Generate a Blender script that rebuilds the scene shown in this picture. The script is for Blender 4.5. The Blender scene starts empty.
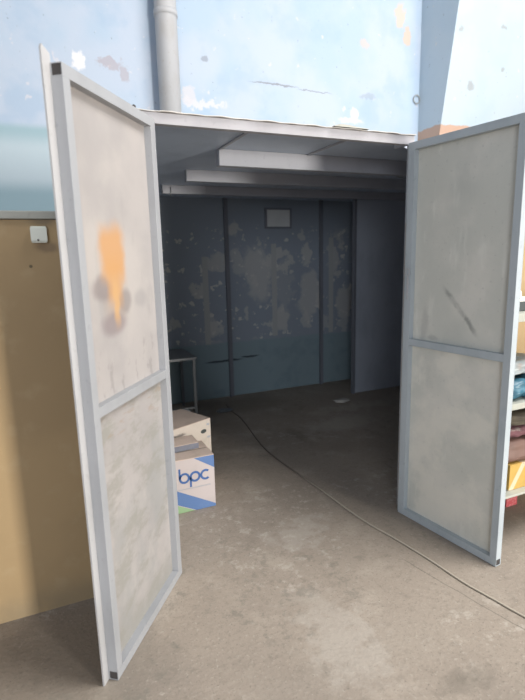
import bpy, bmesh, math, random
from mathutils import Vector, Matrix, noise
random.seed(7)
S = bpy.context.scene
COL = S.collection
PI = math.pi

# ------------------------------------------------------------------ helpers
def bm_box(bm, x0, x1, y0, y1, z0, z1, bev=0.0, mat=None, mi=0):
    t = bmesh.new()
    bmesh.ops.create_cube(t, size=1)
    for v in t.verts:
        v.co = Vector(((x0+x1)/2 + v.co.x*(x1-x0), (y0+y1)/2 + v.co.y*(y1-y0), (z0+z1)/2 + v.co.z*(z1-z0)))
    if bev > 0:
        bmesh.ops.bevel(t, geom=t.edges[:], offset=bev, segments=2, profile=0.6, affect='EDGES')
    if mat is not None:
        bmesh.ops.transform(t, matrix=mat, verts=t.verts)
    for f in t.faces: f.material_index = mi
    m = bpy.data.meshes.new('t'); t.to_mesh(m); t.free()
    bm.from_mesh(m); bpy.data.meshes.remove(m)

def box(x0, x1, y0, y1, z0, z1, bev=0.0, mat=None):
    bm = bmesh.new(); bm_box(bm, x0, x1, y0, y1, z0, z1, bev, mat); return bm

def bm_hollow_x(bm, x0, x1, y0, y1, z0, z1, w=0.0025):
    """square tube along x with open ends"""
    def ring(x, d): return [bm.verts.new((x, a, b)) for a, b in ((y0+d, z0+d), (y1-d, z0+d), (y1-d, z1-d), (y0+d, z1-d))]
    a, b, c, d = ring(x0, 0), ring(x1, 0), ring(x0, w), ring(x1, w)
    for k in range(4):
        l = (k+1) % 4
        bm.faces.new((a[k], a[l], b[l], b[k])); bm.faces.new((c[l], c[k], d[k], d[l]))
        bm.faces.new((a[l], a[k], c[k], c[l])); bm.faces.new((b[k], b[l], d[l], d[k]))

def bm_tube(bm, pts, r, n=10, caps=True):
    pts = [Vector(p) for p in pts]; rings = []
    for i, p in enumerate(pts):
        t = (pts[min(i+1, len(pts)-1)] - pts[max(i-1, 0)]).normalized()
        a = t.cross(Vector((0, 0, 1)))
        if a.length < 1e-3: a = Vector((1, 0, 0))
        a.normalize(); b = t.cross(a)
        rr = r[i] if isinstance(r, (list, tuple)) else r
        rings.append([bm.verts.new(p + a*math.cos(2*PI*k/n)*rr + b*math.sin(2*PI*k/n)*rr) for k in range(n)])
    for i in range(len(rings)-1):
        for k in range(n):
            bm.faces.new((rings[i][k], rings[i][(k+1) % n], rings[i+1][(k+1) % n], rings[i+1][k]))
    if caps:
        bm.faces.new(rings[0][::-1]); bm.faces.new(rings[-1])

def bm_prism(bm, poly, y0, y1):
    """polygon given in x,z, extruded along y"""
    a = [bm.verts.new((x, y0, z)) for x, z in poly]; b = [bm.verts.new((x, y1, z)) for x, z in poly]
    bm.faces.new(a); bm.faces.new(b[::-1]); n = len(poly)
    for k in range(n): bm.faces.new((a[(k+1) % n], a[k], b[k], b[(k+1) % n]))

def obj(name, bm, mat, parent=None, smooth=False, label=None):
    bmesh.ops.recalc_face_normals(bm, faces=bm.faces[:])
    me = bpy.data.meshes.new(name); bm.to_mesh(me); bm.free()
    for m in (mat if isinstance(mat, list) else [mat]): me.materials.append(m)
    for p in me.polygons: p.use_smooth = smooth
    o = bpy.data.objects.new(name, me); COL.objects.link(o)
    if parent: o.parent = parent
    if label: o['label'] = label
    return o

def thing(name, label, cat, loc=(0, 0, 0), rotz=0, group=None):
    o = bpy.data.objects.new(name, None); COL.objects.link(o)
    o.empty_display_size = 0.1
    o.location = loc; o.rotation_euler = (0, 0, rotz)
    return tag(o, label, cat, group)

def tag(o, label, cat, group=None):
    o['label'] = label; o['category'] = cat
    if group: o['group'] = group
    return o

def struct(name, bm, mat):
    o = obj(name, bm, mat); o['kind'] = 'structure'; return o

def catmull(pts, n=8):
    P = [Vector(p) for p in pts]; P = [2*P[0]-P[1]] + P + [2*P[-1]-P[-2]]; out = []
    for i in range(1, len(P)-2):
        for k in range(n):
            t = k/n; a, b, c, d = P[i-1:i+3]
            out.append(0.5*((2*b) + (c-a)*t + (2*a-5*b+4*c-d)*t*t + (3*b-a-3*c+d)*t**3))
    out.append(P[-2]); return out

# ------------------------------------------------------------------ materials
class Mat:
    def __init__(s, name, base, rough=0.6, metal=0.0, spec=0.5):
        s.m = bpy.data.materials.new(name); s.m.use_nodes = True
        s.nt = s.m.node_tree; s.N = s.nt.nodes; s.L = s.nt.links
        s.b = s.N['Principled BSDF']
        s.b.inputs['Roughness'].default_value = rough; s.b.inputs['Metallic'].default_value = metal
        s.b.inputs['Specular IOR Level'].default_value = spec
        rgb = s.N.new('ShaderNodeRGB'); rgb.outputs[0].default_value = (*base, 1)
        s.c = rgb.outputs[0]
        s.tc = s.N.new('ShaderNodeTexCoord').outputs['Object']
        s._sep = None
    def math(s, op, a, b=None, clamp=False):
        n = s.N.new('ShaderNodeMath'); n.operation = op; n.use_clamp = clamp
        for i, v in enumerate((a, b)):
            if v is None: continue
            if isinstance(v, (int, float)): n.inputs[i].default_value = v
            else: s.L.new(v, n.inputs[i])
        return n.outputs[0]
    def xyz(s, i):
        if not s._sep:
            s._sep = s.N.new('ShaderNodeSeparateXYZ'); s.L.new(s.tc, s._sep.inputs[0])
        return s._sep.outputs[i]
    def noise(s, scale, detail=4, rough=0.55, stretch=(1, 1, 1), off=(0, 0, 0), color=False):
        mp = s.N.new('ShaderNodeMapping'); s.L.new(s.tc, mp.inputs[0])
        mp.inputs['Scale'].default_value = stretch; mp.inputs['Location'].default_value = off
        n = s.N.new('ShaderNodeTexNoise'); s.L.new(mp.outputs[0], n.inputs['Vector'])
        n.inputs['Scale'].default_value = scale; n.inputs['Detail'].default_value = detail; n.inputs['Roughness'].default_value = rough
        return n.outputs['Color' if color else 'Fac']
    def ramp(s, v, a, b, lo=0.0, hi=1.0):
        n = s.N.new('ShaderNodeMapRange'); n.interpolation_type = 'SMOOTHSTEP'; s.L.new(v, n.inputs[0])
        n.inputs[1].default_value = a; n.inputs[2].default_value = b; n.inputs[3].default_value = lo; n.inputs[4].default_value = hi
        return n.outputs[0]
    def mix(s, fac, col):
        n = s.N.new('ShaderNodeMix'); n.data_type = 'RGBA'
        if isinstance(fac, (int, float)): n.inputs[0].default_value = fac
        else: s.L.new(fac, n.inputs[0])
        s.L.new(s.c, n.inputs[6]); n.inputs[7].default_value = (*col, 1)
        s.c = n.outputs[2]; return s
    def cloud(s, scale, col, a, b, amt=1.0, **k):
        return s.mix(s.ramp(s.noise(scale, **k), a, b, 0, amt), col)
    def blob(s, c, r, col, amt=1.0, warp=0.0, wscale=12, soft=0.3):
        """a colour patch of its own shape around c with radii r"""
        v = s.tc
        if warp:
            nz = s.noise(wscale, color=True)
            a = s.N.new('ShaderNodeVectorMath'); a.operation = 'SUBTRACT'; s.L.new(nz, a.inputs[0]); a.inputs[1].default_value = (.5, .5, .5)
            b = s.N.new('ShaderNodeVectorMath'); b.operation = 'SCALE'; s.L.new(a.outputs[0], b.inputs[0]); b.inputs['Scale'].default_value = warp
            d = s.N.new('ShaderNodeVectorMath'); d.operation = 'ADD'; s.L.new(b.outputs[0], d.inputs[0]); s.L.new(v, d.inputs[1]); v = d.outputs[0]
        e = s.N.new('ShaderNodeVectorMath'); e.operation = 'SUBTRACT'; s.L.new(v, e.inputs[0]); e.inputs[1].default_value = c
        g = s.N.new('ShaderNodeVectorMath'); g.operation = 'DIVIDE'; s.L.new(e.outputs[0], g.inputs[0]); g.inputs[1].default_value = r
        l = s.N.new('ShaderNodeVectorMath'); l.operation = 'LENGTH'; s.L.new(g.outputs[0], l.inputs[0])
        return s.mix(s.ramp(l.outputs['Value'], 1-soft, 1+soft, amt, 0), col)
    def band(s, axis, a, b, soft=0.004):
        v = s.xyz(axis)
        return s.math('MULTIPLY', s.ramp(v, a-soft, a+soft), s.ramp(v, b-soft, b+soft, 1, 0))
    def bump(s, scale, strength=0.2, dist=0.005, **k):
        n = s.N.new('ShaderNodeBump'); n.inputs['Strength'].default_value = strength; n.inputs['Distance'].default_value = dist
        s.L.new(s.noise(scale, **k), n.inputs['Height']); s.L.new(n.outputs[0], s.b.inputs['Normal']); return s
    def done(s):
        s.L.new(s.c, s.b.inputs['Base Color']); return s.m

BIG = 50
# concrete floor
m = Mat('floor_concrete', (0.340, 0.289, 0.239), .82, spec=.3)
m.cloud(0.9, (0.243, 0.209, 0.177), .42, .62, .55, detail=6)
m.cloud(3.5, (0.436, 0.378, 0.315), .52, .70, .55, detail=6, off=(3, 1, 0))
m.cloud(14, (0.223, 0.195, 0.162), .55, .75, .5, detail=5)
m.cloud(34, (0.228, 0.199, 0.162), .50, .68, .5, detail=6, rough=.7)
m.cloud(60, (0.456, 0.414, 0.351), .55, .70, .6, detail=5, rough=.7)
m.cloud(110, (0.146, 0.129, 0.108), .58, .70, .6, detail=4, off=(4, 0, 0))
m.cloud(2.2, (0.428, 0.387, 0.325), .56, .72, .35, detail=8, rough=.7, off=(8, 2, 0))
for c, r in (((2.25, 3.55, 0), (.32, .12, 1)), ((2.75, 3.95, 0), (.4, .09, 1)), ((1.15, 2.25, 0), (.2, .05, 1)), ((1.0, 1.35, 0), (.35, .12, 1)), ((.55, 1.05, 0), (.2, .1, 1))):
    m.blob(c, r, (0.410, 0.369, 0.315), .15, .5, 6, .8)
for c, r in (((1.85, 3.5, 0), (.05, .2, 1)), ((1.25, 1.1, 0), (.1, .04, 1)), ((1.6, 4.55, 0), (.5, .25, 1)), ((-.1, 1.75, 0), (.35, .3, 1))):  # last entry paints the left door's shade into the floor colour
    m.blob(c, r, (0.152, 0.135, 0.110), .4, .2, 8, .5)
sc = m.math('MULTIPLY', m.ramp(m.noise(1.1, 3, off=(5, 9, 0)), .50, .62), m.ramp(m.noise(13, 9, .75, off=(1, 1, 0)), .53, .62, 0, .5))
m.mix(sc, (.52, .47, .41))
sc = m.math('MULTIPLY', m.ramp(m.noise(1.3, 3, off=(2, 4, 0)), .48, .62), m.ramp(m.noise(10, 9, .75, off=(8, 1, 0)), .52, .62, 0, .6))
m.mix(sc, (.20, .185, .155))
for c, r in (((2.35, 3.6, 0), (.30, .14, 1)), ((2.75, 3.95, 0), (.35, .10, 1)), ((1.15, 2.2, 0), (.16, .10, 1)), ((.95, 1.45, 0), (.12, .22, 1))):
    m.blob(c, r, (.50, .46, .41), .35, .6, 12, .6)
ck = m.math('ADD', m.math('ADD', m.xyz(0), m.math('MULTIPLY', m.xyz(1), .22)), m.math('MULTIPLY', m.noise(5, 5), .03))
ck = m.math('ABSOLUTE', m.math('SUBTRACT', ck, 1.90))
m.mix(m.math('MULTIPLY', m.ramp(ck, .0015, .004, .55, 0), m.ramp(m.xyz(1), 1.7, 1.8, 1, 0)), (.13, .12, .10))
m.bump(60, .45, .005, detail=6)
M_floor = m.done()

# rear building wall: pale blue peeling paint, teal dado, dark grey paint inside the booth
m = Mat('wall_blue_paint', (0.366, 0.464, 0.578), .75, spec=.3)
m.cloud(1.3, (0.445, 0.498, 0.590), .42, .62, .7, detail=3)
m.cloud(2.6, (0.308, 0.417, 0.551), .50, .68, .5, detail=4, off=(5, 0, 2))
m.cloud(28, (0.229, 0.266, 0.315), .69, .73, .7, detail=4)
m.cloud(9, (0.532, 0.539, 0.590), .66, .70, .8, detail=5, off=(1, 0, 7))
for cx, cz, rx, rz, col, a, w in (
    (3.92, 4.07, .07, .12, (0.532, 0.464, 0.408), .95, .18), (4.03, 3.88, .045, .1, (0.513, 0.428, 0.361), .95, .12), (3.45, 3.72, .06, .05, (0.491, 0.452, 0.433), .8, .12),
    (3.33, 3.00, .05, .08, (0.554, 0.556, 0.590), 1, .06), (3.28, 2.93, .16, .03, (0.542, 0.550, 0.590), .8, .08),
    (1.60, 2.95, .20, .05, (0.542, 0.550, 0.604), .9, .25), (1.45, 3.02, .07, .08, (0.526, 0.522, 0.551), .8, .15),
    (2.35, 3.205, .26, .009, (0.241, 0.256, 0.289), .9, .04), (2.83, 3.185, .20, .007, (0.241, 0.256, 0.289), .85, .05),
    (.74, 3.215, .11, .045, (0.356, 0.303, 0.327), .6, .16), (.86, 3.13, .045, .06, (0.356, 0.303, 0.327), .55, .14), (.47, 3.20, .06, .07, (0.742, 0.724, 0.718), .7, .12),
    (1.62, 3.35, .03, .03, (0.241, 0.266, 0.308), .7, .05), (3.5, 3.2, .1, .03, (0.286, 0.324, 0.380), .5, .1)):
    m.blob((cx, 4.9, cz), (rx, BIG, rz), col, a, w*1.2, 17, .25)
# teal band on the open hall side, left of the booth
left = m.ramp(m.xyz(0), .40, .42, 1, 0)
lowL = m.ramp(m.xyz(2), 2.60, 2.67, 1, 0)
m.mix(m.math('MULTIPLY', left, lowL), (.30, .42, .47))
m.mix(m.math('MULTIPLY', left, m.band(2, 2.14, 2.52, .08)), (.46, .55, .60))
# inside of the booth
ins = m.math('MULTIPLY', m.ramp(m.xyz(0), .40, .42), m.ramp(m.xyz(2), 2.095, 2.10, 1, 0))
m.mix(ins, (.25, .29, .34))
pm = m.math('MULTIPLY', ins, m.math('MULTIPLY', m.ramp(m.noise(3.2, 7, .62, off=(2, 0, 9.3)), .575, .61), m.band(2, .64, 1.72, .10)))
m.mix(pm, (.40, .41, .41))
pm2 = m.math('MULTIPLY', ins, m.math('MULTIPLY', m.ramp(m.noise(11, 5, .6, off=(7, 0, 3.3)), .60, .63), m.band(2, .55, 1.78, .08)))
m.mix(pm2, (.50, .50, .48))
for cx, cz, rx, rz, a in ((2.12, 1.30, .17, .28, .8), (2.43, 1.15, .10, .30, .3), (2.36, .80, .09, .14, .9), (2.75, 1.05, .14, .26, .8), (2.70, .78, .07, .1, .7), (1.86, 1.80, .06, .07, .9),
                          (1.65, 1.45, .11, .08, .8), (1.55, .80, .05, .13, .5), (1.90, 1.45, .07, .12, .6), (2.66, 1.70, .05, .06, .8), (3.05, 1.45, .08, .15, .8), (3.22, .96, .14, .16, .85), (3.2, .72, .06, .1, .6), (1.96, .88, .04, .06, .8), (2.95, .70, .05, .06, .6)):
    m.blob((cx, 4.9, cz), (rx, BIG, rz), (.44, .44, .43), a*.9, .30, 8, .22)
for cx, z0, z1 in ((1.53, .56, 1.50), (2.31, .62, 1.62), (3.03, .60, 1.68)):   # bare strips where battens were removed
    m.mix(m.math('MULTIPLY', m.band(0, cx-.03, cx+.03, .006), m.band(2, z0, z1, .01)), (.36, .37, .37))
dn = m.math('ADD', m.xyz(2), m.math('MULTIPLY', m.noise(4, 4), .07))
dado = m.math('MULTIPLY', m.ramp(m.xyz(0), .40, .42), m.ramp(dn, .615, .64, 1, 0))
m.mix(dado, (.22, .29, .32))
m.mix(m.math('MULTIPLY', dado, m.ramp(m.noise(5, 5), .5, .7, 0, .5)), (.16, .22, .25))
m.blob((1.70, 4.9, .40), (.20, BIG, .012), (.04, .05, .06), .9, .04, 6, .3)
m.blob((2.0, 4.9, .42), (.10, BIG, .010), (.04, .05, .06), .9, .04, 6, .3)
m.bump(18, .15, .006, detail=4)
M_wall = m.done()

m = Mat('pier_paint', (0.468, 0.551, 0.620), .75, spec=.3)
m.cloud(2, (0.417, 0.519, 0.607), .45, .65, .6, detail=4)
m.cloud(26, (0.240, 0.278, 0.304), .69, .73, .8, detail=4, off=(3, 0, 0))
m.cloud(10, (0.588, 0.582, 0.579), .68, .71, .7, detail=5, off=(9, 0, 0))
for cx, cz, rx, rz in ((4.56, 3.30, .045, .045), (4.30, 3.80, .03, .03), (5.0, 3.5, .03, .02), (4.9, 3.9, .04, .02)):
    m.blob((cx, 4.45, cz), (rx, BIG, rz), (0.330, 0.354, 0.371), .8, .08, 20, .3)
m.mix(m.ramp(m.math('ADD', m.xyz(2), m.math('MULTIPLY', m.noise(9, 5), .08)), 2.92, 2.935, 1, 0), (0.506, 0.348, 0.270))
m.bump(20, .15, .006)
M_pier = m.done()

m = Mat('tan_paint', (0.403, 0.287, 0.155), .7, spec=.35)
m.cloud(1.5, (0.331, 0.235, 0.128), .42, .65, .6, detail=5)
m.cloud(9, (0.446, 0.339, 0.203), .55, .7, .35, detail=5)
m.mix(m.math('MULTIPLY', m.ramp(m.xyz(2), .02, .16, 1, 0), m.ramp(m.noise(5, 5), .35, .6, .1, .6)), (0.244, 0.196, 0.128))
m.blob((.02, 2.13, 1.66), (.05, BIG, .03), (0.180, 0.144, 0.101), .7, .05, 12, .5)
m.blob((.03, 2.13, 1.555), (.04, BIG, .02), (0.200, 0.144, 0.092), .7, .04, 12, .5)
m.blob((-.035, 2.13, 1.48), (.006, BIG, .006), (0.107, 0.085, 0.054), .9, .0, 12, .4)
m.bump(30, .1, .004)
M_tan = m.done()

def steel(name, base, dark, rough=.5, metal=.0):
    m = Mat(name, base, rough, metal, spec=.45)
    m.cloud(5, dark, .45, .7, .55, detail=6, stretch=(1, 1, .5))
    m.cloud(40, dark, .60, .72, .5, detail=4)
    m.bump(90, .08, .001)
    return m.done()
M_frame = steel('door_frame_grey', (.335, .345, .365), (.27, .28, .295), .45)
M_frame_r = steel('door_frame_blue_grey', (.43, .48, .51), (.33, .38, .41), .45)
M_flap = steel('pale_strip', (.42, .42, .43), (.34, .34, .34), .5)
M_lintel = steel('lintel_paint', (.39, .385, .41), (.31, .305, .33), .55)
M_beam = steel('beam_metal', (.37, .38, .42), (.30, .31, .35), .6)
M_ceil = steel('ceiling_sheet', (.47, .54, .64), (.38, .44, .53), .45)
M_inner = steel('booth_inner_sheet', (.43, .47, .54), (.34, .37, .43), .6)
M_roof = steel('roof_sheet', (.58, .56, .53), (.42, .38, .32), .6)
M_post = steel('dark_post', (.17, .18, .21), (.13, .14, .16), .6)
M_dark = steel('dark_rust_and_shade', (.05, .045, .045), (.03, .025, .025), .8)
M_capr = steel('cap_rail_paint', (.36, .36, .32), (.25, .25, .22), .6)
M_pipe = steel('pipe_paint', (.44, .45, .47), (.37, .35, .33), .6)
M_plate = steel('pale_plate', (.60, .62, .62), (.52, .54, .54), .5)
M_table = steel('table_steel', (.16, .17, .18), (.10, .11, .12), .5)

# door sheets, object coordinates run along the door from its hinge and up
m = Mat('left_door_sheet', (0.385, 0.361, 0.353), .55, spec=.4)
m.cloud(3, (0.325, 0.308, 0.305), .40, .65, .8, detail=6)
m.cloud(2.2, (0.432, 0.404, 0.385), .50, .70, .7, detail=5, off=(4, 0, 1))
m.cloud(12, (0.301, 0.289, 0.282), .56, .74, .5, detail=6, stretch=(1, 1, .35))
lowp = m.ramp(m.xyz(2), .95, 1.02, 1, 0)
m.mix(m.math('MULTIPLY', lowp, m.ramp(m.noise(4.5, 7, .65, stretch=(1, 1, .6), off=(1, 2, 0)), .42, .62, 0, .6)), (0.270, 0.278, 0.276))
m.mix(m.math('MULTIPLY', lowp, m.ramp(m.noise(9, 8, .7, stretch=(.6, 1, 1.3), off=(6, 2, 3)), .46, .62, 0, .75)), (.27, .265, .24))
m.mix(m.math('MULTIPLY', m.ramp(m.xyz(2), .06, .20, 1, 0), m.ramp(m.noise(8, 5), .3, .6, .2, .8)), (.27, .265, .245))
m.mix(m.math('MULTIPLY', m.band(2, .97, 1.18, .04), m.ramp(m.noise(26, 6, .6, stretch=(1, 1, .5)), .54, .66, 0, .45)), (0.217, 0.205, 0.199))
m.mix(m.math('MULTIPLY', m.band(2, .85, .98, .04), m.ramp(m.noise(24, 6, .6, stretch=(.5, 1, 2)), .55, .64, 0, .4)), (0.301, 0.229, 0.173))
m.mix(m.math('MULTIPLY', m.band(0, .55, .62, .02), m.ramp(m.noise(14, 5, .6, stretch=(1, 1, .4)), .46, .60, 0, .55)), (0.252, 0.223, 0.217))
y = -.03
m.blob((.375, y, 1.355), (.075, BIG, .09), (0.330, 0.265, 0.225), .6, .05, 8, .6)
m.blob((.455, y, 1.40), (.062, BIG, .045), (0.217, 0.187, 0.186), .75, .03, 10, .4)
m.blob((.305, y, 1.345), (.050, BIG, .042), (0.229, 0.205, 0.199), .7, .03, 10, .4)
m.blob((.395, y, 1.272), (.085, BIG, .040), (0.229, 0.193, 0.199), .75, .03, 10, .4)
m.blob((.175, y, 1.345), (.05, BIG, .035), (0.289, 0.278, 0.276), .55, .03, 10, .5)
ou = m.math('ADD', m.xyz(0), m.math('MULTIPLY', m.math('SUBTRACT', m.noise(14, 4), .5), .05))
oz = m.math('ADD', m.xyz(2), m.math('MULTIPLY', m.math('SUBTRACT', m.noise(10, 4, stretch=(1, 1, .5), off=(5, 0, 1)), .5), .06))
def patch(u0, u1, z0, z1, su, sz, a):
    w_ = m.math('MULTIPLY', m.ramp(ou, u0-su, u0+su), m.ramp(ou, u1-su, u1+su, 1, 0))
    h_ = m.math('MULTIPLY', m.ramp(oz, z0-sz, z0+sz), m.ramp(oz, z1-sz, z1+sz, 1, 0))
    return m.math('MULTIPLY', m.math('MULTIPLY', w_, h_), a)
m.mix(patch(.290, .455, 1.43, 1.61, .030, .04, .85), (.50, .27, .11))
m.mix(patch(.325, .425, 1.34, 1.50, .025, .05, .75), (.50, .28, .12))
m.mix(patch(.350, .392, 1.27, 1.42, .014, .04, .8), (.52, .32, .15))
m.bump(30, .1, .002)
M_sheetL = m.done()

m = Mat('right_door_sheet', (0.574, 0.582, 0.532), .38, spec=.5)
m.cloud(3, (0.702, 0.685, 0.626), .42, .65, .7, detail=6, off=(4, 4, 4))
m.cloud(2, (0.462, 0.479, 0.446), .5, .7, .6, detail=5, stretch=(1, 1, .6))
m.cloud(18, (0.734, 0.734, 0.673), .58, .74, .5, detail=6, stretch=(1, 1, .25), off=(1, 0, 5))
m.cloud(60, (0.431, 0.431, 0.407), .62, .72, .4, detail=3)
lowp = m.ramp(m.xyz(2), 0.98, 1.05, 1, 0)
m.mix(m.math('MULTIPLY', lowp, m.ramp(m.noise(4, 6, .6, off=(3, 3, 3)), .42, .62, 0, .8)), (0.734, 0.717, 0.642))
ln = m.math('ADD', m.math('ADD', m.xyz(2), m.math('MULTIPLY', m.xyz(0), 1.02)), m.math('MULTIPLY', m.noise(9, 4, off=(2, 2, 2)), .05))
ln = m.math('ABSOLUTE', m.math('SUBTRACT', ln, 1.575))
ln = m.math('MULTIPLY', m.ramp(ln, .004, .028, 1, 0), m.math('MULTIPLY', m.band(0, .24, .42, .03), m.ramp(m.noise(18, 4), .35, .6, .25, .75)))
m.mix(ln, (0.220, 0.231, 0.216))
m.blob((.12, .03, 1.12), (.02, BIG, .09), (0.374, 0.374, 0.356), .4, .05, 12, .5)
m.blob((.18, .03, 1.06), (.03, BIG, .012), (0.330, 0.330, 0.313), .4, .05, 12, .5)
m.bump(24, .12, .002)
M_sheetR = m.done()

def plain(name, c, rough=.6, n=None, metal=0):
    m = Mat(name, c, rough, metal)
    if n: m.cloud(*n)
    return m.done()
M_card = plain('cardboard_brown', (.56, .45, .38), .85, (9, (.44, .35, .29), .45, .7, .6))
M_card_grey = plain('cardboard_grey_print', (.15, .16, .20), .8, (9, (.2, .21, .24), .45, .7, .6))
M_white = plain('carton_white', (.49, .435, .425), .75, (7, (.41, .365, .35), .5, .75, .5))
M_cream = plain('carton_cream', (.56, .50, .44), .8, (8, (.42, .37, .31), .5, .72, .6))
M_blue = plain('carton_blue', (.09, .17, .36), .6, (8, (.13, .22, .40), .45, .7, .5))
M_navy = plain('print_blue', (.04, .11, .30), .6)
M_green = plain('carton_green', (.26, .40, .22), .6)
M_greyp = plain('print_grey', (.36, .38, .42), .6)
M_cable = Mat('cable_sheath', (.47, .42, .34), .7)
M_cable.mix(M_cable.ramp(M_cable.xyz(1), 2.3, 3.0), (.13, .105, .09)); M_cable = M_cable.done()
M_switch = plain('switch_plastic', (.72, .74, .66), .4)
M_wire = plain('thin_wire', (.30, .32, .33), .5)
M_board = plain('shelf_board', (.40, .41, .36), .6, (10, (.38, .36, .30), .5, .7, .5))
M_rack = plain('rack_steel', (.40, .41, .40), .5)
M_yel = Mat('yellow_carton', (.52, .33, .08), .5)
M_yel.cloud(14, (.42, .28, .07), .45, .65, .6)
d = M_yel.math('ADD', M_yel.xyz(2), M_yel.math('MULTIPLY', M_yel.xyz(0), -1.6))
M_yel.mix(M_yel.math('MULTIPLY', M_yel.ramp(d, -.055, -.045), M_yel.ramp(d, .0, .01, 1, 0)), (.62, .50, .34)); M_yel = M_yel.done()
M_bluebag = plain('blue_plastic', (.035, .13, .19), .4, (12, (.14, .26, .32), .5, .65, .6))
M_clear = plain('milky_plastic', (.32, .36, .37), .4, (10, (.42, .27, .19), .5, .65, .6))
M_brown = plain('brown_leather', (.17, .10, .08), .6, (9, (.12, .075, .06), .5, .7, .6))
M_olive = plain('olive_cloth', (.10, .085, .06), .85, (20, (.09, .075, .06), .45, .65, .7))
M_mauve = plain('mauve_cloth', (.17, .075, .085), .85, (15, (.34, .29, .26), .5, .6, .7))
M_red = plain('red_carton', (.40, .06, .07), .6, (60, (.5, .2, .2), .5, .6, .6))
M_rag = plain('pale_scrap', (.50, .48, .44), .9, (30, (.4, .38, .34), .45, .6, .5))
M_black = plain('black_item', (.06, .07, .07), .5)
M_palew = plain('white_item', (.72, .72, .68), .5)

# ------------------------------------------------------------------ setting
struct('floor', box(-5, 7.5, -9, 5.0, -.12, 0), M_floor)
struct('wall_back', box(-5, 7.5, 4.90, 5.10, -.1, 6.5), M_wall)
bm = bmesh.new()
bm.verts.ensure_lookup_table()
prof = [(4.905, 0), (4.545, 0), (4.545, 2.80), (3.95, 6.4), (4.905, 6.4)]
a = [bm.verts.new((4.22, y_, z_)) for y_, z_ in prof]; b = [bm.verts.new((6.6, y_, z_)) for y_, z_ in prof]
bm.faces.new(a); bm.faces.new(b[::-1])
for k in range(5): bm.faces.new((a[(k+1) % 5], a[k], b[k], b[(k+1) % 5]))
struct('wall_pier', bm, M_pier)
struct('wall_left', box(-4.5, .412, 2.13, 2.19, 0, 1.655), M_tan)
struct('wall_right', box(1.822, 6.0, 2.135, 2.19, 0, 1.655), M_tan)
struct('trim_1', box(-4.5, .412, 2.118, 2.20, 1.657, 1.687, .004), M_capr)
struct('trim_2', box(1.835, 6.0, 2.123, 2.20, 1.657, 1.687, .004), M_capr)

# pipe on the rear wall
bm = bmesh.new(); bm_tube(bm, [(0, 0, z) for z in (0, 2.3, 4.35)], .098, 28)
p = thing('vertical_pipe', 'fat grey vertical pipe rising up the pale blue wall above the booth roof', 'pipe', (1.235, 4.785, 2.105))
obj('pipe_body', bm, M_pipe, p, True)
for z in (1.5, 3.2):
    bm = bmesh.new(); bm_tube(bm, [(0, 0, z), (0, 0, z+.05)], .106, 28); obj('pipe_clamp', bm, M_pipe, p, True)

# anchor ring and light coloured plate on the wall
bm = bmesh.new()
bm_tube(bm, [(4.175 + .045*math.cos(t), 4.888, 3.235 + .045*math.sin(t)) for t in [2*PI*k/24 for k in range(25)]], .007, 6)
tag(obj('wall_ring', bm, M_wire, None, True), 'small thin grey ring fixed to the pale blue wall beside the pier edge', 'ring')
p = thing('wall_plate', 'pale rectangular plate in a dark frame high on the dark inner back wall', 'plate', (2.362, 4.898, 1.885))
bm = bmesh.new()
bm_box(bm, -.155, .155, -.03, 0, -.108, -.088, .003); bm_box(bm, -.155, .155, -.03, 0, .086, .106, .003)
bm_box(bm, -.155, -.136, -.03, 0, -.088, .086, .003); bm_box(bm, .136, .155, -.03, 0, -.088, .086, .003)
obj('plate_frame', bm, M_post, p)
obj('plate_face', box(-.136, .136, -.022, -.004, -.088, .086), M_plate, p)

# ------------------------------------------------------------------ the booth
B = thing('metal_booth', 'dark walk-in sheet metal booth with grey lintel standing open against the pale blue wall', 'booth', (0, 0, 0))
bm = bmesh.new(); bm_hollow_x(bm, .415, 1.832, 2.152, 2.188, 2.044, 2.0865)
obj('lintel', bm, M_lintel, B)
obj('jamb', box(.440, .478, 2.155, 2.185, 0, 2.046, .002), M_frame, B)
bm = box(1.790, 1.820, 2.137, 2.150, 0, 2.043, .002); bm_box(bm, 1.8195, 1.88, 2.138, 2.149, 1.69, 2.043)  # upper side piece is added, unseen, to block stray light
obj('jamb', bm, M_frame_r, B)
bm = bmesh.new()
nx = 60
xs = [.392 + 1.440*i/46 for i in range(47)] + [1.845 + 2.2*i/13 for i in range(14)]
va = [bm.verts.new((x_, (2.140 if x_ < 1.843 else 2.30) + .004*math.sin(i*.9), 2.0885 + .0015*math.sin(i*1.7))) for i, x_ in enumerate(xs)]
vb = [bm.verts.new((x_, 4.895, 2.0905)) for x_ in xs]
nx = len(xs)-1
for i in range(nx): bm.faces.new((va[i], va[i+1], vb[i+1], vb[i]))
r = bmesh.ops.extrude_face_region(bm, geom=bm.faces[:])
for v in [e for e in r['geom'] if isinstance(e, bmesh.types.BMVert)]: v.co.z += .003
obj('roof_sheet', bm, M_roof, B)
bm = bmesh.new()   # lifted, bent edge of the roof sheet
pts = [(1.335, .003), (1.37, .013), (1.42, .012), (1.47, .006), (1.54, .003)]
for (x0, h0), (x1, h1) in zip(pts, pts[1:]):
    vs = [bm.verts.new(q) for q in ((x0, 2.130, 2.093), (x1, 2.130, 2.093), (x1, 2.133, 2.093+h1), (x0, 2.133, 2.093+h0),
                                    (x0, 2.20, 2.093), (x1, 2.20, 2.093), (x1, 2.20, 2.093+h1*.6), (x0, 2.20, 2.093+h0*.6))]
    for f in ((0, 1, 2, 3), (3, 2, 6, 7), (4, 7, 6, 5)): bm.faces.new([vs[k] for k in f])
obj('bent_flap', bm, M_capr, B, label='bent lifted strip at the roof edge')
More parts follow.
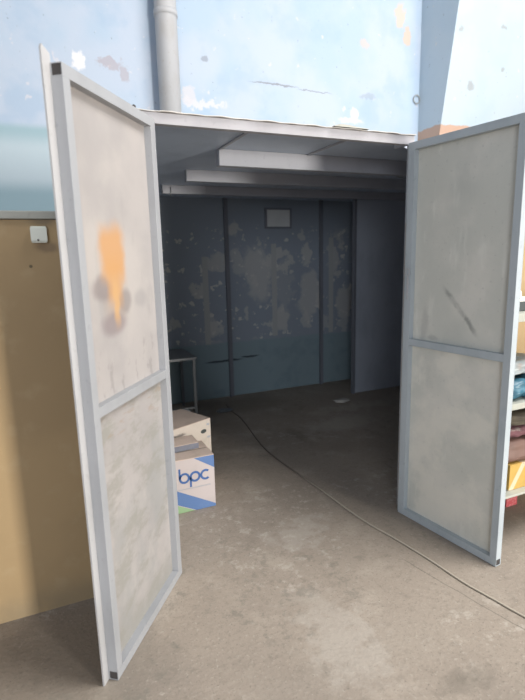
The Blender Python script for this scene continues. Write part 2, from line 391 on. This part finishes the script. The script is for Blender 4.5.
bm = box(.442, 1.84, 2.186, 2.31, 2.079, 2.0855); bm_box(bm, .442, 4.0, 2.31, 4.893, 2.079, 2.0855); obj('ceiling_sheet', bm, M_ceil, B)
obj('side_wall', box(.415, .438, 2.187, 4.893, 0, 2.0785), M_inner, B)
obj('side_wall', box(4.0, 4.022, 2.195, 4.893, 0, 2.0785), M_inner, B)
# front upper filler right of the doorway
bm = box(1.853, 4.0, 2.195, 2.205, 0, 2.02)
q = [bm.verts.new(c) for c in ((1.853, 2.195, 2.02), (4.0, 2.195, 2.02), (4.0, 2.31, 2.086), (1.853, 2.31, 2.086), (1.853, 2.205, 2.02), (4.0, 2.205, 2.02), (4.0, 2.315, 2.089), (1.853, 2.315, 2.089))]
for f in ((0, 1, 2, 3), (7, 6, 5, 4), (0, 3, 7, 4), (1, 5, 6, 2), (2, 6, 7, 3)): bm.faces.new([q[k] for k in f])
bm_box(bm, 1.829, 1.8525, 2.192, 2.311, 2.055, 2.0785); bm_box(bm, 1.830, 1.8525, 2.190, 2.205, 0, 2.0785)  # added strips that stop light leaking in beside the jamb
obj('front_sheet', bm, M_inner, B)
bm = box(2.985, 3.998, 4.345, 4.37, .004, 2.078)
obj('inner_panel', bm, M_inner, B, label='plain dark sheet standing in front of the back wall')
obj('inner_post', box(2.958, 2.984, 4.33, 4.375, 0, 2.078, .002), M_post, B)
for x in (1.765, 2.885):
    bm = bmesh.new()
    bm_box(bm, x-.025, x+.025, 4.872, 4.878, 0, 2.078); bm_box(bm, x-.025, x-.019, 4.84, 4.872, 0, 2.078)
    obj('wall_post', bm, M_post, B)
for x0, y0, h, dd in ((.950, 2.690, .088, .055), (.951, 3.365, .075, .05), (.955, 4.10, .068, .05)):
    bm = bmesh.new(); bm_box(bm, x0, 3.96, y0, y0+dd, 2.0785-h, 2.0785, .003)
    obj('ceiling_beam', bm, M_beam, B)
for x in (.955, 1.503):
    obj('ceiling_rib', box(x-.008, x+.008, 2.19, 2.689, 2.071, 2.0785), M_beam, B)
bm = bmesh.new(); bm_tube(bm, catmull([(2.35, 3.0, 2.078), (2.42, 3.02, 2.04), (2.55, 3.05, 2.035), (2.66, 3.06, 2.06), (2.7, 3.07, 2.078)], 6), .004, 6)
obj('hanging_wire', bm, M_wire, B, True)
bm = bmesh.new(); bm_tube(bm, [(1.02, 4.094, 2.06), (1.022, 4.09, 2.03), (1.015, 4.094, 1.99)], .003, 6)
obj('hanging_wire', bm, M_wire, B, True)
bm = bmesh.new(); bmesh.ops.create_uvsphere(bm, u_segments=10, v_segments=8, radius=.008)
o = obj('roof_bolt', bm, M_dark, B, True); o.location = (.405, 2.150, 2.100)

# ------------------------------------------------------------------ doors
def make_door(label, hinge, ang, W, sgn, frame, sheet, midz, zt):
    """sgn +1: inner face is local -y side ; -1: inner face is local +y side. Tubes occupy the far side of y=0."""
    D = thing('metal_door', label, 'door', (hinge[0], hinge[1], 0), ang)
    t = .036
    Y = lambda a, b: (min(sgn*a, sgn*b), max(sgn*a, sgn*b))
    y0, y1 = Y(0, t)
    zb = .002
    # rails run through and show open tube ends, stiles fit between them
    for z0, z1 in ((zb, zb+t), (zt-t, zt)):
        bm = bmesh.new(); bm_hollow_x(bm, 0, W, y0, y1, z0, z1); r_ = obj('rail', bm, frame, D)
        bx = box(W-.06, W-.0015, y0+.003, y1-.003, z0+.003, z1-.003)
        obj('tube_opening_shade', bx, M_dark, r_)  # dark plug standing in for the shade inside the tube end
    obj('stile', box(0, .042, y0, y1, zb+t, zt-t, .0015), frame, D)
    obj('stile', box(W-t, W, y0, y1, zb+t, zt-t, .0015), frame, D)
    obj('middle_rail', box(.042, W-t, y0+.002, y1-.002, midz-t/2, midz+t/2, .0015), frame, D)
    py0, py1 = Y(t-.006, t-.003)
    obj('sheet_panel', box(.042, W-t, py0, py1, zb+t, midz-t/2), sheet, D)
    obj('sheet_panel', box(.042, W-t, py0, py1, midz+t/2, zt-t), sheet, D)
    oy0, oy1 = Y(t, t+.002)
    obj('outer_skin', box(0, W, oy0, oy1, zb, zt), frame, D)
    for z in (.30, 1.05, 1.75):
        bm = bmesh.new(); bm_tube(bm, [(-.006, sgn*(t+.006), z), (-.006, sgn*(t+.006), z+.09)], .007, 12)
        obj('hinge', bm, frame, D, True)
    return D, t

aL = math.atan2(1.62-2.13, .108-.48)
DL, t = make_door('open pale metal door on the left with an orange smear on its cream sheet', (.48, 2.128), aL, .628, -1, M_frame, M_sheetL, 1.0, 2.054)
W = .628
bm = bmesh.new()
y_ = -(t+.002)
bm_prism(bm, [(W-.006, .0), (W+.031, .0), (W+.034, 2.084), (W+.029, 2.094), (W-.006, 2.080)], y_-.006, y_)
obj('closing_strip', bm, M_flap, DL, label='pale flat strip along the free edge, taller than the door')
aR = math.atan2(1.508-2.13, 1.856-1.775)
DR, t = make_door('open grey metal door on the right with a scratched plain grey sheet', (1.776, 2.128), aR, .627, 1, M_frame_r, M_sheetR, 1.02, 2.044)
# latch keeper on the hinge stile of the right door
bm = bmesh.new()
bm_tube(bm, [(.022 + .012*math.cos(a_), -.004, 1.395 + .02*math.sin(a_)) for a_ in [PI*2*k/18 for k in range(19)]], .003, 6)
bm_box(bm, .018, .028, -.005, 0, 1.25, 1.37, .001)
obj('latch_plate', bm, M_pipe, DR)

# ------------------------------------------------------------------ switch box
p = thing('switch_box', 'small white square electrical box high on the tan wall left of the doors', 'switch', (.005, 2.13, 1.600))
obj('back_box', box(-.027, .027, -.020, 0, -.032, .030, .003), M_switch, p)
obj('cover', box(-.029, .029, -.025, -.020, -.026, .024, .002), M_switch, p)
bm = bmesh.new(); bm_tube(bm, [(-.004, -.0255, -.022), (-.004, -.028, -.022)], .0035, 10); obj('screw', bm, M_dark, p)

# ------------------------------------------------------------------ cartons
def ring2d(cx, cz, ro, ri, a0, a1, n=40):
    A = [a0 + (a1-a0)*k/n for k in range(n+1)]
    return [(cx+ro*math.cos(a), cz+ro*math.sin(a)) for a in A], [(cx+ri*math.cos(a), cz+ri*math.sin(a)) for a in A]
def bm_ring(bm, cx, cz, ro, ri, a0, a1, y0, y1):
    o_, i_ = ring2d(cx, cz, ro, ri, a0, a1)
    for k in range(len(o_)-1): bm_prism(bm, [o_[k], o_[k+1], i_[k+1], i_[k]], y0, y1)

x0, x1, f, bk, H = .47, .838, 2.68, 2.93, .332
C1 = thing('cardboard_box', 'white carton with blue corners and blue lettering on the floor behind the left door', 'box', (0, 0, 0))
bm = bmesh.new(); tw = .004
bm_box(bm, x0, x1, f, f+tw, .002, H); bm_box(bm, x0, x1, bk-tw, bk, .002, H)
bm_box(bm, x0, x0+tw, f+tw, bk-tw, .002, H); bm_box(bm, x1-tw, x1, f+tw, bk-tw, .002, H); bm_box(bm, x0+tw, x1-tw, f+tw, bk-tw, .002, .006)
obj('carton_body', bm, M_white, C1)
bm = bmesh.new()
bm_box(bm, x0, x1, f, f+.118, H, H+.004); bm_box(bm, x0, x1, bk-.118, bk, H, H+.004)
obj('top_flap', bm, M_card, C1)
yy0, yy1 = f-.0012, f
bm = bmesh.new()
bm_prism(bm, [(.715, H), (x1, H), (x1, .252)], yy0, yy1)
bm_prism(bm, [(.520, .192), (x1, .018), (x1, .002), (.715, .002), (.520, .100)], yy0, yy1)
obj('blue_print', bm, M_blue, C1)
bm = bmesh.new(); bm_prism(bm, [(.520, .094), (.706, .002), (.520, .002)], yy0, yy1); obj('green_print', bm, M_green, C1)
bm = bmesh.new(); q0, q1 = f-.0016, f
zc, R1, R0 = .218, .0335, .0205
bm_ring(bm, .652, zc, R1, R0, 0, 2*PI, q0, q1); bm_box(bm, .6185, .630, q0, q1, zc, zc+.062)
bm_ring(bm, .717, zc, R1, R0, 0, 2*PI, q0, q1); bm_box(bm, .6835, .695, q0, q1, zc-.062, zc)
bm_ring(bm, .782, zc, R1, R0, PI*.27, PI*1.73, q0, q1)
obj('lettering', bm, M_navy, C1, label='blue letters bpc')
bm = bmesh.new(); x = .600; random.seed(3)
while x < .808:
    w_ = random.choice((.003, .004, .005)); bm_box(bm, x, x+w_, q0, q1, .146, .146+random.choice((.005, .006, .0075))); x += w_+.0025
obj('small_print', bm, M_greyp, C1)

C2 = thing('cardboard_box', 'cream carton with an oval hand hole, turned behind the blue and white one', 'box', (.951, 3.085, 0), math.atan2(.39, .92))
w2, d2, h2 = .36, .32, .42
bm = bmesh.new()
bm_box(bm, -w2, 0, 0, .004, .002, h2); bm_box(bm, -w2, 0, d2-.004, d2, .002, h2); bm_box(bm, -w2, -w2+.004, .004, d2-.004, .002, h2)
bm_box(bm, -.004, 0, .004, d2-.004, .002, h2); bm_box(bm, -w2+.004, -.004, .004, d2-.004, .002, .006)
obj('carton_body', bm, M_cream, C2)
bm = bmesh.new(); bm_box(bm, -w2, 0, 0, d2/2-.001, h2, h2+.004); bm_box(bm, -w2, 0, d2/2+.001, d2, h2, h2+.004)
obj('top_flap', bm, M_card, C2)
bm = bmesh.new(); bm_prism(bm, [(-.062+.024*math.cos(a_), .345+.014*math.sin(a_)) for a_ in [2*PI*k/20 for k in range(20)]], -.0012, 0)
obj('hand_hole_shade', bm, M_black, C2)  # black disc in place of the shade inside a cut hole
for cx, cz in ((-.022, .385), (-.02, .295)):
    bm = bmesh.new(); bm_prism(bm, [(cx-.014, cz-.004), (cx+.012, cz-.007), (cx+.014, cz+.006), (cx-.01, cz+.008)], -.001, 0)
    obj('printed_mark', bm, M_greyp, C2)

# folded cardboard lying over the front carton
p = thing('folded_cardboard', 'folded brown cardboard with a grey front edge lying on the blue and white carton', 'cardboard', (.66, 2.83, H+.005), math.radians(4))
obj('upper_leaf', box(-.14, .125, -.02, .10, .034, .039, 0, Matrix.Rotation(math.radians(4), 4, 'X')), M_card, p)
obj('front_edge', box(-.14, .125, -.026, -.021, .0, .034), M_card_grey, p)
obj('lower_leaf', box(-.15, .14, -.02, .11, .0, .004), M_card, p)

# ------------------------------------------------------------------ table and box in the dark corner
T = thing('work_table', 'dark low steel table in the left rear corner inside the booth', 'table', (0, 0, 0))
obj('table_top', box(.50, 1.235, 4.33, 4.83, .570, .592, .003), M_table, T)
for lx in (.515, 1.195):
    for ly in (4.335, 4.80):
        obj('leg', box(lx, lx+.025, ly, ly+.025, 0, .570, .001), M_table, T)
obj('brace', box(.54, 1.195, 4.34, 4.355, .10, .12), M_table, T)
o = thing('grey_carton', 'small grey box on the floor under the dark steel table', 'box', (1.03, 4.05, 0))
obj('carton_body', box(-.16, .075, 0, .22, .001, .115, .003), M_table, o)
obj('lid', box(-.163, .078, -.003, .223, .115, .135, .003), M_plate, o)

# cable
pts = [(1.60, 4.62), (1.575, 4.401), (1.571, 4.097), (1.48, 3.452), (1.47, 3.166), (1.479, 3.0), (1.499, 2.737), (1.516, 2.506), (1.526, 2.283), (1.542, 2.095), (1.58, 1.9), (1.612, 1.681), (1.63, 1.488), (1.661, 1.343), (1.689, 1.213), (1.80, .80), (1.95, .3)]
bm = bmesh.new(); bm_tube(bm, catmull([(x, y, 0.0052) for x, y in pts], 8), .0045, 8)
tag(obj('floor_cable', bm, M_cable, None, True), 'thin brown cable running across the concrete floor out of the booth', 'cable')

# scraps on the floor
def scrap(name, loc, sx, sy, sz, mat, label, cat, seed):
    bm = bmesh.new(); bmesh.ops.create_icosphere(bm, subdivisions=3, radius=1)
    for v in bm.verts:
        n_ = noise.noise(v.co*1.7 + Vector((seed, 0, 0)))
        v.co *= 1 + .45*n_
        v.co = Vector((v.co.x*sx, v.co.y*sy, max(v.co.z*sz + sz*.7, 0)))
    o = obj(name, bm, mat, None, True); o.location = loc; tag(o, label, cat); return o
scrap('crumpled_rag', (2.70, 4.15, .001), .10, .045, .016, M_rag, 'small pale rag on the floor at the foot of the dark inner panel', 'rag', 3)
scrap('crumpled_rag', (1.52, 4.42, .001), .08, .05, .014, M_table, 'small dark rag at the far end of the floor cable', 'rag', 9)

# ------------------------------------------------------------------ shelving on the right
R = thing('shelf_rack', 'pale metal shelf rack with goods standing behind the right door', 'shelf', (0, 0, 0))
SX0, SX1, SY0, SY1 = 1.915, 2.95, 1.60, 2.0
for z0, z1 in ((.272, .284), (.735, .765), (1.165, 1.205)):
    bm = bmesh.new(); bm_box(bm, SX0, SX1, SY0, SY1, z0, z1, .003); obj('shelf_board', bm, M_board, R)
for x in (SX0-.022, SX1):
    for y in (SY0+.05, SY1-.025):
        obj('upright', box(x, x+.022, y, y+.025, 0, 1.45, .001), M_rack, R)

def blobby(name, loc, s, mat, label, cat, seed, amp=.3, freq=1.5, pw=None):
    bm = bmesh.new(); bmesh.ops.create_icosphere(bm, subdivisions=4, radius=1)
    for v in bm.verts:
        d = v.co.normalized()
        k = 1/max(abs(d.x)**4+abs(d.y)**4+abs(d.z)**4, 1e-6)**.25
        n_ = noise.fractal(d*freq + Vector((seed, seed*.3, 0)), 1.0, 2.0, 4)
        p_ = d*k*(1+amp*n_)
        v.co = Vector((p_.x*s[0], p_.y*s[1], max(p_.z, -.9)*s[2] + s[2]*.9))
    o = obj(name, bm, mat, None, True); o.location = loc; tag(o, label, cat); return o
Y1 = thing('yellow_carton', 'yellow carton with a cream diagonal band on the bottom shelf behind the right door', 'box', (2.075, 1.64, .285))
obj('carton_body', box(0, .26, 0, .24, 0, .135, .002), M_yel, Y1)
obj('lid', box(-.001, .261, -.001, .241, .135, .139), M_yel, Y1)
blobby('brown_bag', (2.20, 1.74, .4245), (.165, .10, .064), M_brown, 'brown rounded leather bag lying on the yellow carton', 'bag', 2, .12)
blobby('mauve_cloth', (2.21, 1.74, .555), (.155, .085, .025), M_mauve, 'crumpled mauve and white cloth lying on the brown bag', 'cloth', 5, .25, 3)
blobby('olive_cloth', (2.23, 1.75, .614), (.15, .085, .03), M_olive, 'dark olive cloth on top of the pile on the bottom shelf', 'cloth', 8, .25, 3)
blobby('blue_plastic_bag', (2.19, 1.73, .766), (.16, .10, .05), M_bluebag, 'crumpled blue plastic bag on the middle shelf behind the right door', 'bag', 4, .3, 2.2)
blobby('milky_plastic_bag', (2.19, 1.75, .885), (.155, .09, .035), M_clear, 'milky crumpled plastic bag lying on the blue bag', 'bag', 6, .35, 2.4)
bx = thing('tool_case', 'small black and white case on the top shelf behind the right door', 'case', (2.02, 1.66, 1.2055))
obj('case_body', box(0, .20, 0, .16, 0, .045, .006), M_black, bx)
obj('lid', box(0, .20, 0, .16, .045, .060, .006), M_palew, bx)
bm = bmesh.new(); bm_tube(bm, catmull([(.04, .08, .058), (.05, .08, .09), (.10, .08, .098), (.15, .08, .09), (.16, .08, .058)], 6), .008, 8); obj('handle', bm, M_palew, bx, True)
bx = thing('red_carton', 'small red box on the floor under the shelf rack', 'box', (2.375, 1.885, 0))
obj('carton_body', box(0, .09, 0, .07, .001, .052, .002), M_red, bx)
obj('lid', box(-.001, .091, -.001, .071, .052, .056), M_red, bx)

# ------------------------------------------------------------------ light
w = bpy.data.worlds.new('World'); S.world = w; w.use_nodes = True
wn = w.node_tree; bg = wn.nodes['Background']; bg.inputs[1].default_value = 1.0
tcw = wn.nodes.new('ShaderNodeTexCoord'); sp = wn.nodes.new('ShaderNodeSeparateXYZ'); wn.links.new(tcw.outputs['Generated'], sp.inputs[0])
cr = wn.nodes.new('ShaderNodeValToRGB'); wn.links.new(sp.outputs[2], cr.inputs[0]); wn.links.new(cr.outputs[0], bg.inputs[0])
cr.color_ramp.elements[0].position = 0.0; cr.color_ramp.elements[0].color = (.28, .29, .32, 1)
cr.color_ramp.elements[1].position = 1.0; cr.color_ramp.elements[1].color = (.36, .39, .44, 1)

def area(name, loc, target, sx, sy, power, col):
    l = bpy.data.lights.new(name, 'AREA'); l.shape = 'RECTANGLE'; l.size = sx; l.size_y = sy; l.energy = power; l.color = col
    o = bpy.data.objects.new(name, l); COL.objects.link(o); o.location = loc
    o.rotation_euler = (Vector(target)-Vector(loc)).to_track_quat('-Z', 'Y').to_euler(); return o
# daylight from the hall's open gateway, far behind and to the right of the camera
area('gateway_daylight', (4.16, -7.2, 1.15), (.8, 2.5, 1.15), 1.0, 1.9, 860, (1, .945, .86))
# roof light over the rear wall
area('roof_light', (4.1, -.3, 6.4), (3.3, 1.2, 0), 3.0, 3.6, 600, (1, .965, .92))

# unseen fill light added to brighten the booth interior, behind camera left
area('left_fill', (-3.2, -6.5, 2.6), (1.8, 3.2, .9), 2.6, 2.2, 240, (.90, .95, 1.03))

# ------------------------------------------------------------------ camera
yaw, pitch, roll = math.radians(23.686), math.radians(10.865), math.radians(-1.406)
fw = Vector((math.sin(yaw)*math.cos(pitch), math.cos(yaw)*math.cos(pitch), -math.sin(pitch)))
r0 = Vector((math.cos(yaw), -math.sin(yaw), 0)); u0 = r0.cross(fw)
rt = math.cos(roll)*r0 + math.sin(roll)*u0; up = -math.sin(roll)*r0 + math.cos(roll)*u0
cd = bpy.data.cameras.new('Camera'); cam = bpy.data.objects.new('Camera', cd); COL.objects.link(cam)
cam.matrix_world = Matrix(((rt.x, up.x, -fw.x, 0), (rt.y, up.y, -fw.y, 0), (rt.z, up.z, -fw.z, 1.5), (0, 0, 0, 1)))
cd.sensor_fit = 'VERTICAL'; cd.sensor_height = 36; cd.sensor_width = 27; cd.lens = 492.65/700*36
cd.clip_start = .05
cd.dof.use_dof = True; cd.dof.focus_distance = 2.5; cd.dof.aperture_fstop = 2.2
S.camera = cam
S.view_settings.view_transform = 'Standard'; S.view_settings.look = 'None'
S.view_settings.exposure = 0; S.view_settings.gamma = 1; S.view_settings.use_curve_mapping = False
